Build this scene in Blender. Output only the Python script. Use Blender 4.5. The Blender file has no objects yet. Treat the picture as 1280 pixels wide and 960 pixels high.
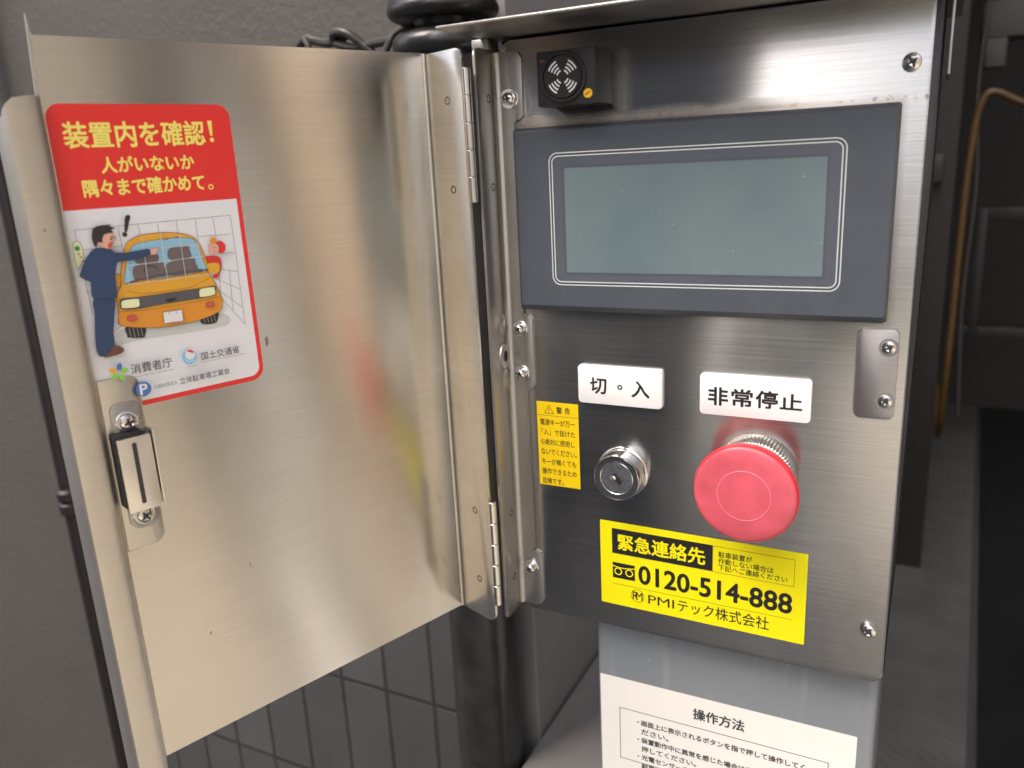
import bpy, bmesh, math, random, json
from mathutils import Vector, Matrix
random.seed(7)
SC = bpy.context.scene
COL = SC.collection
R = math.radians
BASE_Z = 1250.0                      # mm: height of the panel datum above the ground

# ------------------------------------------------------------------ camera
YAW, PITCH, ROLL = R(-27.7116), R(15.3501), R(-2.9697)
CAM = Vector((159.27, -321.13, 61.81))
FPX = 1019.89                        # focal length in pixels of a 1280 wide picture
def cam_axes():
    fw = Vector((math.sin(YAW)*math.cos(PITCH), math.cos(YAW)*math.cos(PITCH), -math.sin(PITCH)))
    rt = Vector((math.cos(YAW), -math.sin(YAW), 0))
    up = rt.cross(fw)
    c, s = math.cos(ROLL), math.sin(ROLL)
    return c*rt + s*up, -s*rt + c*up, fw
RT, UP, FW = cam_axes()
cd = bpy.data.cameras.new('camera')
cam = bpy.data.objects.new('camera', cd)
COL.objects.link(cam)
cam.matrix_world = Matrix(((RT.x, UP.x, -FW.x, CAM.x/1000), (RT.y, UP.y, -FW.y, CAM.y/1000),
                           (RT.z, UP.z, -FW.z, (CAM.z+BASE_Z)/1000), (0, 0, 0, 1)))
cd.sensor_width = 36
cd.lens = FPX*36/1280
cd.clip_start, cd.clip_end = 0.01, 500
cd.dof.use_dof = True
cd.dof.focus_distance = 0.35
cd.dof.aperture_fstop = 13.0
SC.camera = cam

# ------------------------------------------------------------------ daylight
SUN_EL, SUN_AZ = R(50), R(204)       # azimuth from +y towards +x
w = bpy.data.worlds.new('World'); SC.world = w; w.use_nodes = True
nt = w.node_tree; nt.nodes.clear()
sky = nt.nodes.new('ShaderNodeTexSky'); sky.sky_type = 'NISHITA'; sky.sun_disc = False
sky.sun_elevation = SUN_EL; sky.sun_rotation = SUN_AZ
sky.air_density = 0.7; sky.dust_density = 6.0; sky.ozone_density = 0.6
bg = nt.nodes.new('ShaderNodeBackground'); bg.inputs[1].default_value = 0.15
wo = nt.nodes.new('ShaderNodeOutputWorld')
nt.links.new(sky.outputs[0], bg.inputs[0]); nt.links.new(bg.outputs[0], wo.inputs[0])
sl = bpy.data.lights.new('sun', 'SUN'); sl.energy = 1.4; sl.angle = R(45); sl.color = (1, .965, .91)
so = bpy.data.objects.new('sun', sl); COL.objects.link(so)
sd = Vector((math.sin(SUN_AZ)*math.cos(SUN_EL), math.cos(SUN_AZ)*math.cos(SUN_EL), math.sin(SUN_EL)))
so.rotation_euler = sd.to_track_quat('Z', 'Y').to_euler(); so.location = sd*8
SC.view_settings.view_transform = 'Standard'; SC.view_settings.look = 'None'
SC.view_settings.exposure = 1.3; SC.view_settings.gamma = 1.0
SC.cycles.max_bounces = 8

# ------------------------------------------------------------------ helpers
WPOS = {}
def empty(name, loc_mm, label, cat, group=None):
    o = bpy.data.objects.new(name, None); COL.objects.link(o)
    o.empty_display_size = .02
    o.location = (loc_mm[0]/1000, loc_mm[1]/1000, (loc_mm[2]+BASE_Z)/1000)
    WPOS[o] = Vector(loc_mm)
    tag(o, label, cat, group)
    return o
def tag(o, label=None, cat=None, group=None, kind=None):
    if label: o['label'] = label
    if cat: o['category'] = cat
    if group: o['group'] = group
    if kind: o['kind'] = kind
    return o
def obj(name, bm, mats, parent=None, smooth=30, label=None):
    """link the bmesh (panel millimetres) as ONE mesh object whose origin is the middle of its box"""
    if not isinstance(mats, (list, tuple)): mats = [mats]
    lo = Vector([min(v.co[i] for v in bm.verts) for i in range(3)])
    hi = Vector([max(v.co[i] for v in bm.verts) for i in range(3)])
    c = (lo+hi)/2
    for v in bm.verts: v.co = (v.co-c)/1000
    me = bpy.data.meshes.new(name); bm.to_mesh(me); bm.free()
    for m in mats: me.materials.append(m)
    for p in me.polygons: p.use_smooth = True
    me.set_sharp_from_angle(angle=R(smooth))
    o = bpy.data.objects.new(name, me); COL.objects.link(o)
    WPOS[o] = c
    if parent is not None:
        o.parent = parent; o.location = (c-WPOS[parent])/1000
    else:
        o.location = (c.x/1000, c.y/1000, (c.z+BASE_Z)/1000)
    if label: o['label'] = label
    return o
class Frame:
    def __init__(s, o, u, v, n): s.o, s.u, s.v, s.n = Vector(o), Vector(u), Vector(v), Vector(n)
    def __call__(s, a, b, c=0): return s.o + a*s.u + b*s.v + c*s.n
    def shift(s, n): return Frame(s.o+n*s.n, s.u, s.v, s.n)
PF = Frame((0, 0, 0), (1, 0, 0), (0, 0, 1), (0, -1, 0))          # control panel face
PHI = R(109.9413)
DD = Vector((math.cos(PHI), -math.sin(PHI), 0))                  # along the open door, away from the hinge
FL = Vector((-math.sin(PHI), -math.cos(PHI), 0))                 # along its hinge flange, away from the hinge
HP = Vector((-12.14, -21.10, 0)); BP = HP+26.35*FL
DF = Frame(BP, -DD, (0, 0, 1), -FL)                              # door inner face, u = -(distance from bend)
FF = Frame(HP, -FL, (0, 0, 1), DD)                               # hinge flange of the door
def new(): return bmesh.new()
def face(bm, pts, mi=0):
    f = bm.faces.new([bm.verts.new(p) for p in pts]); f.material_index = mi; return f
def box(bm, x0, x1, y0, y1, z0, z1, mi=0, bev=0, seg=2):
    vs = [bm.verts.new((x, y, z)) for z in (z0, z1) for y in (y0, y1) for x in (x0, x1)]
    fs = [bm.faces.new([vs[i] for i in q]) for q in ((0,2,3,1),(4,5,7,6),(0,1,5,4),(2,6,7,3),(0,4,6,2),(1,3,7,5))]
    for f in fs: f.material_index = mi
    if bev:
        es = list({e for f in fs for e in f.edges})
        bmesh.ops.bevel(bm, geom=es, offset=bev, segments=seg, profile=.5, affect='EDGES', material=mi)
def rrect(x0, y0, x1, y1, r, seg=6):
    """rounded rectangle; r is one radius or (bl, br, tr, tl)"""
    if not isinstance(r, (tuple, list)): r = (r,)*4
    P = []
    for (cx, cy, a0, q) in ((x0, y0, 180, r[0]), (x1, y0, 270, r[1]), (x1, y1, 0, r[2]), (x0, y1, 90, r[3])):
        sx = cx+q if cx == x0 else cx-q
        sy = cy+q if cy == y0 else cy-q
        if q <= 0: P.append((cx, cy)); continue
        for k in range(seg+1):
            a = R(a0+90*k/seg); P.append((sx+q*math.cos(a), sy+q*math.sin(a)))
    return P
def circle(cx, cy, r, n=40, ry=None): return [(cx+r*math.cos(2*math.pi*k/n), cy+(ry or r)*math.sin(2*math.pi*k/n)) for k in range(n)]
def plate(bm, F, pts, n0, n1, mi=0, bev=0, seg=2):
    """outline extruded from n0 to n1 along the frame normal, front edge bevelled"""
    a = sum(pts[i][0]*pts[(i+1) % len(pts)][1]-pts[(i+1) % len(pts)][0]*pts[i][1] for i in range(len(pts)))
    if a < 0: pts = pts[::-1]
    lo = [bm.verts.new(F(x, y, n0)) for x, y in pts]; hi = [bm.verts.new(F(x, y, n1)) for x, y in pts]
    top = bm.faces.new(hi); bot = bm.faces.new(lo[::-1]); fs = [top, bot]
    for i in range(len(pts)):
        j = (i+1) % len(pts); fs.append(bm.faces.new((lo[i], lo[j], hi[j], hi[i])))
    for f in fs: f.material_index = mi
    if bev: bmesh.ops.bevel(bm, geom=list(top.edges), offset=bev, segments=seg, profile=.5, affect='EDGES', material=mi)
def flat(bm, F, pts, n, mi=0):
    """a printed shape: outline filled at height n over the frame"""
    a = sum(pts[i][0]*pts[(i+1) % len(pts)][1]-pts[(i+1) % len(pts)][0]*pts[i][1] for i in range(len(pts)))
    if a < 0: pts = pts[::-1]
    f = bm.faces.new([bm.verts.new(F(x, y, n)) for x, y in pts]); f.material_index = mi
    f.normal_update()
def ribbon(bm, F, pts, n, wd, mi=0, closed=False):
    """a printed line of width wd"""
    k = len(pts); L = []
    for i in range(k):
        p = Vector(pts[i]); a = Vector(pts[i-1]) if (i or closed) else p; b = Vector(pts[(i+1) % k]) if (i < k-1 or closed) else p
        d1 = (p-a).normalized() if (p-a).length > 1e-6 else None; d2 = (b-p).normalized() if (b-p).length > 1e-6 else None
        t = ((d1 or d2)+(d2 or d1)); t = t.normalized() if t.length > 1e-6 else (d1 or d2)
        nn = Vector((-t.y, t.x)); s = 1.0
        if d1 and d2: s = 1/max(.5, abs(nn.dot(Vector((-d2.y, d2.x)))))
        L.append((p+nn*wd/2*s, p-nn*wd/2*s))
    V = [(bm.verts.new(F(a.x, a.y, n)), bm.verts.new(F(b.x, b.y, n))) for a, b in L]
    for i in range(k if closed else k-1):
        j = (i+1) % k
        f = bm.faces.new((V[i][1], V[j][1], V[j][0], V[i][0])); f.material_index = mi
def ring(bm, F, cx, cy, r0, r1, n, mi=0, a0=0, a1=360, seg=40):
    c = abs(a1-a0) >= 360
    A = [(math.cos(R(a0+(a1-a0)*k/seg)), math.sin(R(a0+(a1-a0)*k/seg))) for k in range(seg if c else seg+1)]
    V = [(bm.verts.new(F(cx+r0*x, cy+r0*y, n)), bm.verts.new(F(cx+r1*x, cy+r1*y, n))) for x, y in A]
    for i in range(len(V) if c else len(V)-1):
        j = (i+1) % len(V)
        f = bm.faces.new((V[i][0], V[i][1], V[j][1], V[j][0])); f.material_index = mi
def lathe(bm, F, cx, cy, prof, mi=0, seg=48, rib=None, ry=1.0):
    """profile of (radius, height) turned about the frame normal at (cx, cy); mi may be one per segment"""
    rows = []
    for q, (r, h) in enumerate(prof):
        if r < 1e-6: rows.append([bm.verts.new(F(cx, cy, h))]); continue
        row = []
        for k in range(seg):
            a = 2*math.pi*k/seg; rr = r
            if rib and rib[0] <= q <= rib[1]: rr = r-(rib[2] if k % 2 else 0)
            row.append(bm.verts.new(F(cx+rr*math.cos(a), cy+rr*ry*math.sin(a), h)))
        rows.append(row)
    for q in range(len(rows)-1):
        A, B = rows[q], rows[q+1]; m = mi[q] if isinstance(mi, (list, tuple)) else mi
        for k in range(seg):
            j = (k+1) % seg
            if len(A) == 1 and len(B) == 1: continue
            if len(A) == 1: v = (A[0], B[j], B[k])
            elif len(B) == 1: v = (A[k], A[j], B[0])
            else: v = (A[k], A[j], B[j], B[k])
            f = bm.faces.new(v); f.material_index = m
def tube(bm, path, r, seg=12, mi=0, caps=True):
    P = [Vector(p) for p in path]; rows = []; ref = None
    for i, p in enumerate(P):
        t = (P[min(i+1, len(P)-1)]-P[max(i-1, 0)]).normalized()
        if ref is None: ref = t.orthogonal().normalized()
        ref = (ref-t*ref.dot(t)).normalized(); b = t.cross(ref)
        rows.append([bm.verts.new(p+r*(math.cos(2*math.pi*k/seg)*ref+math.sin(2*math.pi*k/seg)*b)) for k in range(seg)])
    for A, B in zip(rows, rows[1:]):
        for k in range(seg):
            j = (k+1) % seg; f = bm.faces.new((A[k], A[j], B[j], B[k])); f.material_index = mi
    if caps:
        bm.faces.new(rows[0][::-1]).material_index = mi; bm.faces.new(rows[-1]).material_index = mi
def smooth_path(pts, n=8):
    P = [Vector(p) for p in pts]; out = []
    for i in range(len(P)-1):
        a, b, c, d = P[max(i-1, 0)], P[i], P[i+1], P[min(i+2, len(P)-1)]
        for k in range(n):
            t = k/n
            out.append(.5*((2*b)+(c-a)*t+(2*a-5*b+4*c-d)*t*t+(3*b-a-3*c+d)*t**3))
    return out+[P[-1]]
_TC = {}
def glyphs(body, bold):
    """outline of a line of writing as triangles, its box scaled to 0..1"""
    if (body, bold) in _TC: return _TC[(body, bold)]
    c = bpy.data.curves.new('writing', 'FONT'); c.body = body; c.offset = bold; c.resolution_u = 3
    o = bpy.data.objects.new('writing', c); COL.objects.link(o)
    bpy.context.view_layer.update()
    e = o.evaluated_get(bpy.context.evaluated_depsgraph_get()); m = e.to_mesh()
    V = [(v.co.x, v.co.y) for v in m.vertices]; Fc = [tuple(p.vertices) for p in m.polygons]
    e.to_mesh_clear(); bpy.data.objects.remove(o); bpy.data.curves.remove(c)
    x0, x1 = min(v[0] for v in V), max(v[0] for v in V); y0, y1 = min(v[1] for v in V), max(v[1] for v in V)
    _TC[(body, bold)] = ([((x-x0)/(x1-x0), (y-y0)/(y1-y0)) for x, y in V], Fc)
    return _TC[(body, bold)]
def write(bm, F, body, x0, y0, x1, y1, n, mi=0, bold=0.0, slope=0.0):
    """bold is a stroke gain as a share of the line height"""
    V, Fc = glyphs(body, 0.0); d = bold*(y1-y0); q7 = d*.7
    for k, (dx, dy) in enumerate([(0, 0)] if bold <= 0 else [(d, 0), (-d, 0), (0, d), (0, -d), (q7, q7), (-q7, q7), (q7, -q7), (-q7, -q7)]):
        W = [bm.verts.new(F(x0+dx+(x1-x0)*x, y0+dy+(y1-y0)*y+slope*x, n+.0015*k)) for x, y in V]
        for q in Fc:
            f = bm.faces.new([W[i] for i in q]); f.material_index = mi
            f.normal_update()
            if f.normal.dot(F.n) < 0: f.normal_flip()

# ------------------------------------------------------------------ materials
def srgb(r, g, b):
    return tuple((c/255/12.92 if c/255 <= .04045 else ((c/255+.055)/1.055)**2.4) for c in (r, g, b))+(1,)
def material(name): 
    m = bpy.data.materials.new(name); m.use_nodes = True
    t = m.node_tree; b = t.nodes['Principled BSDF']
    return m, t, b
def noise(t, scale, detail=4, rough=.55, mapping=(1, 1, 1)):
    g = t.nodes.new('ShaderNodeNewGeometry'); mp = t.nodes.new('ShaderNodeMapping'); mp.inputs['Scale'].default_value = mapping
    n = t.nodes.new('ShaderNodeTexNoise'); n.inputs['Scale'].default_value = scale; n.inputs['Detail'].default_value = detail
    n.inputs['Roughness'].default_value = rough
    t.links.new(g.outputs['Position'], mp.inputs[0]); t.links.new(mp.outputs[0], n.inputs['Vector'])
    return n
def ramp(t, src, a, b, ca, cb):
    r = t.nodes.new('ShaderNodeValToRGB'); r.color_ramp.elements[0].position = a; r.color_ramp.elements[1].position = b
    r.color_ramp.elements[0].color = ca; r.color_ramp.elements[1].color = cb
    t.links.new(src, r.inputs[0]); return r
def math_node(t, op, a, b=None):
    m = t.nodes.new('ShaderNodeMath'); m.operation = op
    for i, v in enumerate((a, b)):
        if v is None: continue
        if isinstance(v, (int, float)): m.inputs[i].default_value = v
        else: t.links.new(v, m.inputs[i])
    return m.outputs[0]
def mix_col(t, fac, a, b, mode='MIX'):
    m = t.nodes.new('ShaderNodeMix'); m.data_type = 'RGBA'; m.blend_type = mode
    for sock, v in ((m.inputs[0], fac), (m.inputs[6], a), (m.inputs[7], b)):
        if isinstance(v, (int, float, tuple)): sock.default_value = v
        else: t.links.new(v, sock)
    return m.outputs[2]
def plain(name, col, rough=.5, metal=0.0, vary=.08, scale=60, bump=0.0, bscale=800, coat=0.0, spec=.5):
    m, t, b = material(name)
    n = noise(t, scale)
    lo = tuple(c*(1-vary) for c in col[:3])+(1,); hi = tuple(min(1, c*(1+vary)) for c in col[:3])+(1,)
    r = ramp(t, n.outputs[0], .3, .7, lo, hi); t.links.new(r.outputs[0], b.inputs['Base Color'])
    b.inputs['Roughness'].default_value = rough; b.inputs['Metallic'].default_value = metal
    b.inputs['Specular IOR Level'].default_value = spec; b.inputs['Coat Weight'].default_value = coat
    if bump:
        n2 = noise(t, bscale, 6); bp = t.nodes.new('ShaderNodeBump'); bp.inputs['Strength'].default_value = bump; bp.inputs['Distance'].default_value = .0005
        t.links.new(n2.outputs[0], bp.inputs['Height']); t.links.new(bp.outputs[0], b.inputs['Normal'])
    return m
def steel(name, col=(.60, .58, .55, 1), rough=.30, aniso=.75, grain=.25, gscale=1500, smudge=.06, twist=0.0, weather=False):
    m, t, b = material(name)
    b.inputs['Metallic'].default_value = 1.0
    fine = noise(t, 1.0, 5, .7, (14, 14, gscale))                    # brush lines run level
    cloud = noise(t, 22, 4)
    c = ramp(t, cloud.outputs[0], .3, .75, tuple(x*(1-smudge) for x in col[:3])+(1,), tuple(min(1, x*(1+smudge)) for x in col[:3])+(1,)).outputs[0]
    line = ramp(t, fine.outputs[0], .30, .70, (1-grain, 1-grain, 1-grain, 1), (1.0, 1.0, 1.0, 1)).outputs[0]
    c = mix_col(t, 1.0, c, line, 'MULTIPLY')
    wipe = noise(t, 9, 5, .65, (1.0, 1.0, .55))
    ro = math_node(t, 'ADD', math_node(t, 'ADD', math_node(t, 'MULTIPLY', cloud.outputs[0], .10), math_node(t, 'MULTIPLY', wipe.outputs[0], .12)), rough-.11)
    c = mix_col(t, 1.0, c, ramp(t, wipe.outputs[0], .35, .68, (.90, .90, .90, 1), (1.04, 1.04, 1.04, 1)).outputs[0], 'MULTIPLY')
    scr = noise(t, 1.0, 2, .4, (70, 70, 2600)); gate = noise(t, 45, 2, .5)
    c = mix_col(t, math_node(t, 'MULTIPLY', ramp(t, scr.outputs[0], .66, .70, (0, 0, 0, 1), (1, 1, 1, 1)).outputs[0], ramp(t, gate.outputs[0], .52, .62, (0, 0, 0, 1), (.45, .45, .45, 1)).outputs[0]), c, (.80, .79, .77, 1))
    sp = ramp(t, noise(t, 210, 2, .5, (1, 1, .6)).outputs[0], .765, .785, (1, 1, 1, 1), (.45, .42, .38, 1)).outputs[0]
    c = mix_col(t, 1.0, c, sp, 'MULTIPLY')                                # odd specks and nicks
    if weather:
        g = t.nodes.new('ShaderNodeNewGeometry'); s = t.nodes.new('ShaderNodeSeparateXYZ'); t.links.new(g.outputs['Position'], s.inputs[0])
        z = math_node(t, 'MULTIPLY', math_node(t, 'SUBTRACT', s.outputs['Z'], BASE_Z/1000), 1000); x = math_node(t, 'MULTIPLY', s.outputs['X'], 1000)
        wob = noise(t, 60, 5, .6, (1, 1, 1)).outputs[0]; fine2 = noise(t, 420, 5, .7).outputs[0]
        d = math_node(t, 'ADD', math_node(t, 'ABSOLUTE', math_node(t, 'SUBTRACT', z, 75.5)), math_node(t, 'MULTIPLY', wob, 5.0))
        dust = ramp(t, d, 0, 1, (1, 1, 1, 1), (0, 0, 0, 1)); mr = t.nodes.new('ShaderNodeMapRange')
        mr.inputs['From Min'].default_value = 2.0; mr.inputs['From Max'].default_value = 6.5; mr.inputs['To Min'].default_value = 1; mr.inputs['To Max'].default_value = 0
        t.links.new(d, mr.inputs[0]); t.nodes.remove(dust.id_data.nodes[dust.name])
        inx = t.nodes.new('ShaderNodeMapRange'); inx.inputs['From Min'].default_value = 128; inx.inputs['From Max'].default_value = 95; t.links.new(x, inx.inputs[0])
        dust = math_node(t, 'MULTIPLY', mr.outputs[0], inx.outputs[0])
        run = t.nodes.new('ShaderNodeMapRange'); run.inputs['From Min'].default_value = .6; run.inputs['From Max'].default_value = 5.5; run.inputs['To Min'].default_value = .5; run.inputs['To Max'].default_value = 0
        t.links.new(math_node(t, 'ADD', math_node(t, 'ABSOLUTE', math_node(t, 'SUBTRACT', x, 46.5)), math_node(t, 'MULTIPLY', wob, 2.0)), run.inputs[0])
        rz = t.nodes.new('ShaderNodeMapRange'); rz.inputs['From Min'].default_value = 104; rz.inputs['From Max'].default_value = 90; t.links.new(z, rz.inputs[0])
        dust = math_node(t, 'MAXIMUM', dust, math_node(t, 'MULTIPLY', math_node(t, 'MULTIPLY', run.outputs[0], rz.outputs[0]), math_node(t, 'GREATER_THAN', z, 74)))
        rs = t.nodes.new('ShaderNodeMapRange'); rs.inputs['From Min'].default_value = .50; rs.inputs['From Max'].default_value = .60; t.links.new(fine2, rs.inputs[0])
        near = t.nodes.new('ShaderNodeMapRange'); near.inputs['From Min'].default_value = 3.6; near.inputs['From Max'].default_value = 2.2; t.links.new(d, near.inputs[0])
        rust = math_node(t, 'MULTIPLY', rs.outputs[0], near.outputs[0])
        c = mix_col(t, math_node(t, 'MULTIPLY', dust, .75), c, (.46, .43, .38, 1))
        c = mix_col(t, math_node(t, 'MULTIPLY', rust, .8), c, (.30, .15, .07, 1))
        t.links.new(math_node(t, 'SUBTRACT', 1.0, math_node(t, 'MULTIPLY', math_node(t, 'MAXIMUM', dust, rust), .75)), b.inputs['Metallic'])
        ro = math_node(t, 'ADD', ro, math_node(t, 'MULTIPLY', dust, .25))
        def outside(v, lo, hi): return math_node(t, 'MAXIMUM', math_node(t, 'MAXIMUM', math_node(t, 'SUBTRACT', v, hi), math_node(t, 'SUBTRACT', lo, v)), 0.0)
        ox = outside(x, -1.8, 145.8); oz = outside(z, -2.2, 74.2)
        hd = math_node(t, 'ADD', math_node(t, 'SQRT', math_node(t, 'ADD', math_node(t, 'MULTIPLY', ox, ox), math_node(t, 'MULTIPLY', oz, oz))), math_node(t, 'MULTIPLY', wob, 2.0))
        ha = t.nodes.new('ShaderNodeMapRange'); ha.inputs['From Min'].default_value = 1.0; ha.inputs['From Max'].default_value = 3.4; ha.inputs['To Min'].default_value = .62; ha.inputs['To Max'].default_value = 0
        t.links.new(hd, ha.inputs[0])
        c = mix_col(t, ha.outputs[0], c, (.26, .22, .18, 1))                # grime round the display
    t.links.new(c, b.inputs['Base Color']); t.links.new(ro, b.inputs['Roughness'])
    b.inputs['Anisotropic'].default_value = aniso
    tn = t.nodes.new('ShaderNodeCombineXYZ'); tn.inputs[2].default_value = 1.0          # blur upright, across the brush lines
    t.links.new(tn.outputs[0], b.inputs['Tangent'])
    if twist:                                                         # the thin sheet is slightly twisted
        g = t.nodes.new('ShaderNodeNewGeometry'); s = t.nodes.new('ShaderNodeSeparateXYZ'); t.links.new(g.outputs['Position'], s.inputs[0])
        k = math_node(t, 'MULTIPLY', math_node(t, 'SUBTRACT', s.outputs['Z'], (BASE_Z+20)/1000), twist)
        wv = noise(t, 9, 2, .4); k = math_node(t, 'ADD', k, math_node(t, 'MULTIPLY', math_node(t, 'SUBTRACT', wv.outputs[0], .5), .03))
        cx = t.nodes.new('ShaderNodeCombineXYZ')
        t.links.new(math_node(t, 'MULTIPLY', k, float(DD.x)), cx.inputs[0]); t.links.new(math_node(t, 'MULTIPLY', k, float(DD.y)), cx.inputs[1])
        va = t.nodes.new('ShaderNodeVectorMath'); va.operation = 'ADD'; t.links.new(g.outputs['Normal'], va.inputs[0]); t.links.new(cx.outputs[0], va.inputs[1])
        vn = t.nodes.new('ShaderNodeVectorMath'); vn.operation = 'NORMALIZE'; t.links.new(va.outputs[0], vn.inputs[0])
        t.links.new(vn.outputs[0], b.inputs['Normal'])
    return m
M = {}
M['panel_steel'] = steel('brushed_panel_steel', (.56, .555, .53, 1), .20, .88, .30, 1500, weather=True)
M['door_steel'] = steel('brushed_door_steel', (.70, .665, .60, 1), .22, .90, .13, 1900, .04, twist=-.10)
M['steel'] = steel('folded_steel', (.50, .485, .46, 1), .40, .5, .12, 1600)
M['hinge_steel'] = steel('hinge_steel', (.72, .70, .67, 1), .22, .3, .1, 900)
M['plated'] = plain('plated_metal', (.70, .68, .65, 1), .18, 1.0, .06)
M['chrome'] = plain('chrome', (.60, .59, .57, 1), .14, 1.0, .03)
M['striker_steel'] = steel('dull_striker_steel', (.44, .42, .41, 1), .42, .3, .1, 500, .12)
M['lip_steel'] = steel('rolled_lip_steel', (.66, .62, .55, 1), .38, .3, .08, 1600)
M['plated_light'] = plain('bright_plated_metal', (.80, .77, .70, 1), .30, 1.0, .05)
M['rivet'] = plain('spot_weld_stain', (.13, .10, .07, 1), .5, .5, .2)
M['collar_metal'] = plain('dull_collar_metal', (.50, .48, .45, 1), .36, 1.0, .1, 300)
M['slot_shade_and_weld'] = plain('painted_slot_shade_and_weld', (.035, .033, .032, 1), .45, .0, .2)  # shade inside slots and holes put into the colour; also weld rings
M['black_gap'] = plain('black_block_and_keyhole_shade', (.012, .012, .013, 1), .6)
M['black_paint'] = plain('black_box_paint', (.020, .019, .021, 1), .38, 0, .15, 80, .15, 900)
M['bezel'] = plain('slate_bezel_plastic', (.066, .078, .095, 1), .45, 0, .06, 60, .06, 2500)
M['bezel_film'] = plain('screen_surround_film', (.092, .102, .126, 1), .28, 0, .05, 40)
M['recess_shade'] = plain('painted_screen_edge_shade', (.078, .092, .112, 1), .30, 0, .05, 40)  # darker than the film: shade of the screen recess put into the colour
M['line_white'] = plain('pale_line_print', (.62, .66, .65, 1), .4, 0, .04)
M['buzzer'] = plain('black_buzzer_plastic', (.012, .012, .014, 1), .5, 0, .1, 90, .1, 1500)
M['white_print'] = plain('white_print', (.80, .82, .84, 1), .5, 0, .03)
M['amber'] = plain('amber_plastic', (.90, .52, .035, 1), .4, 0, .1, 900)
M['red_led'] = plain('dim_red_lens', (.08, .02, .02, 1), .25)
M['plaque'] = plain('white_acrylic', (.86, .86, .85, 1), .22, 0, .01)
M['ink'] = plain('black_ink', (.012, .012, .013, 1), .5)
M['grey_ink'] = plain('soft_black_ink', (.05, .05, .05, 1), .5)
M['sticker_yellow'] = plain('lemon_sticker_film', (.84, .76, .004, 1), .35, 0, .02, 20)
M['sticker_amber'] = plain('amber_sticker_film', (.84, .58, .005, 1), .35, 0, .02, 20)
M['lock_face'] = plain('lock_face_metal', (.15, .16, .175, 1), .42, .6, .2, 700)
M['lock_ring'] = plain('lock_dark_ring', (.045, .047, .055, 1), .28, .2, .1)
M['button_red'] = plain('red_button_plastic', (.66, .030, .042, 1), .30, 0, .08, 60, .05, 600)
M['button_face'] = plain('sun_faded_button_face', (.62, .10, .132, 1), .34, 0, .16, 75, .08, 500)
M['button_groove'] = plain('button_groove_rim', (.78, .20, .24, 1), .35, 0, .04)
M['paper'] = plain('laminated_paper', (.82, .80, .74, 1), .35, 0, .02, 10)
def board_mat():
    m, t, b = material('blue_grey_sheet')
    n = noise(t, 18, 5); d = noise(t, 1.0, 4, .6, (110, 110, 9)); c = ramp(t, n.outputs[0], .3, .7, (.185, .205, .22, 1), (.225, .242, .255, 1)).outputs[0]
    c = mix_col(t, math_node(t, 'MULTIPLY', ramp(t, d.outputs[0], .60, .74, (0, 0, 0, 1), (1, 1, 1, 1)).outputs[0], .35), c, (.36, .38, .39, 1))
    sp = noise(t, 420, 2, .5); c = mix_col(t, math_node(t, 'MULTIPLY', ramp(t, sp.outputs[0], .73, .76, (0, 0, 0, 1), (1, 1, 1, 1)).outputs[0], .6), c, (.5, .5, .48, 1))
    t.links.new(c, b.inputs['Base Color']); b.inputs['Roughness'].default_value = .33; return m
M['board'] = board_mat()
def screen_mat():
    m, t, b = material('switched_off_screen')
    n = noise(t, 15, 6, .55)
    r = ramp(t, n.outputs[0], .3, .72, (.108, .158, .174, 1), (.172, .220, .228, 1)); c = r.outputs[0]
    sp = noise(t, 600, 2, .5); sr = ramp(t, sp.outputs[0], .73, .77, (0, 0, 0, 1), (1, 1, 1, 1))
    c = mix_col(t, math_node(t, 'MULTIPLY', sr.outputs[0], .35), c, (.6, .62, .62, 1))
    t.links.new(c, b.inputs['Base Color']); b.inputs['Roughness'].default_value = .24; b.inputs['Coat Weight'].default_value = .15
    return m
M['screen'] = screen_mat()
for k, c in {'red': (.78, .035, .028, 1), 'pwhite': (.80, .80, .80, 1), 'pyellow': (.93, .80, .17, 1), 'navy': (.030, .060, .135, 1), 'skin': (.78, .42, .32, 1),
             'cheek': (.62, .10, .07, 1), 'hair': (.03, .027, .027, 1), 'orange': (.80, .40, .035, 1), 'deep': (.76, .30, .03, 1), 'glass': (.30, .56, .70, 1),
             'seat': (.17, .13, .125, 1), 'grille': (.10, .10, .11, 1), 'cream': (.85, .86, .50, 1), 'brown': (.16, .07, .05, 1), 'shade': (.60, .62, .57, 1),
             'grid': (.24, .25, .27, 1), 'pale': (.62, .66, .64, 1), 'green': (.05, .30, .10, 1), 'leaf': (.28, .60, .10, 1), 'blue': (.07, .18, .45, 1), 'cyan': (.25, .56, .80, 1)}.items():
    M['print_'+k] = plain('poster_ink_'+k, c, .32, 0, .015)

# ------------------------------------------------------------------ setting materials
def concrete(name, col, bump=.8, bscale=90, vary=.12, dist=.004):
    m, t, b = material(name)
    n1 = noise(t, 5, 6, .6); n2 = noise(t, bscale, 3, .5)
    c = ramp(t, n1.outputs[0], .3, .75, tuple(x*(1-vary) for x in col[:3])+(1,), tuple(x*(1+vary) for x in col[:3])+(1,)).outputs[0]
    fl = ramp(t, noise(t, 260, 3).outputs[0], .70, .78, (0, 0, 0, 1), (1, 1, 1, 1)).outputs[0]
    c = mix_col(t, math_node(t, 'MULTIPLY', fl, .25), c, (.35, .34, .32, 1))
    t.links.new(c, b.inputs['Base Color']); b.inputs['Roughness'].default_value = .6
    bp = t.nodes.new('ShaderNodeBump'); bp.inputs['Strength'].default_value = bump; bp.inputs['Distance'].default_value = .004
    t.links.new(n2.outputs[0], bp.inputs['Height']); t.links.new(bp.outputs[0], b.inputs['Normal'])
    return m
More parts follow.
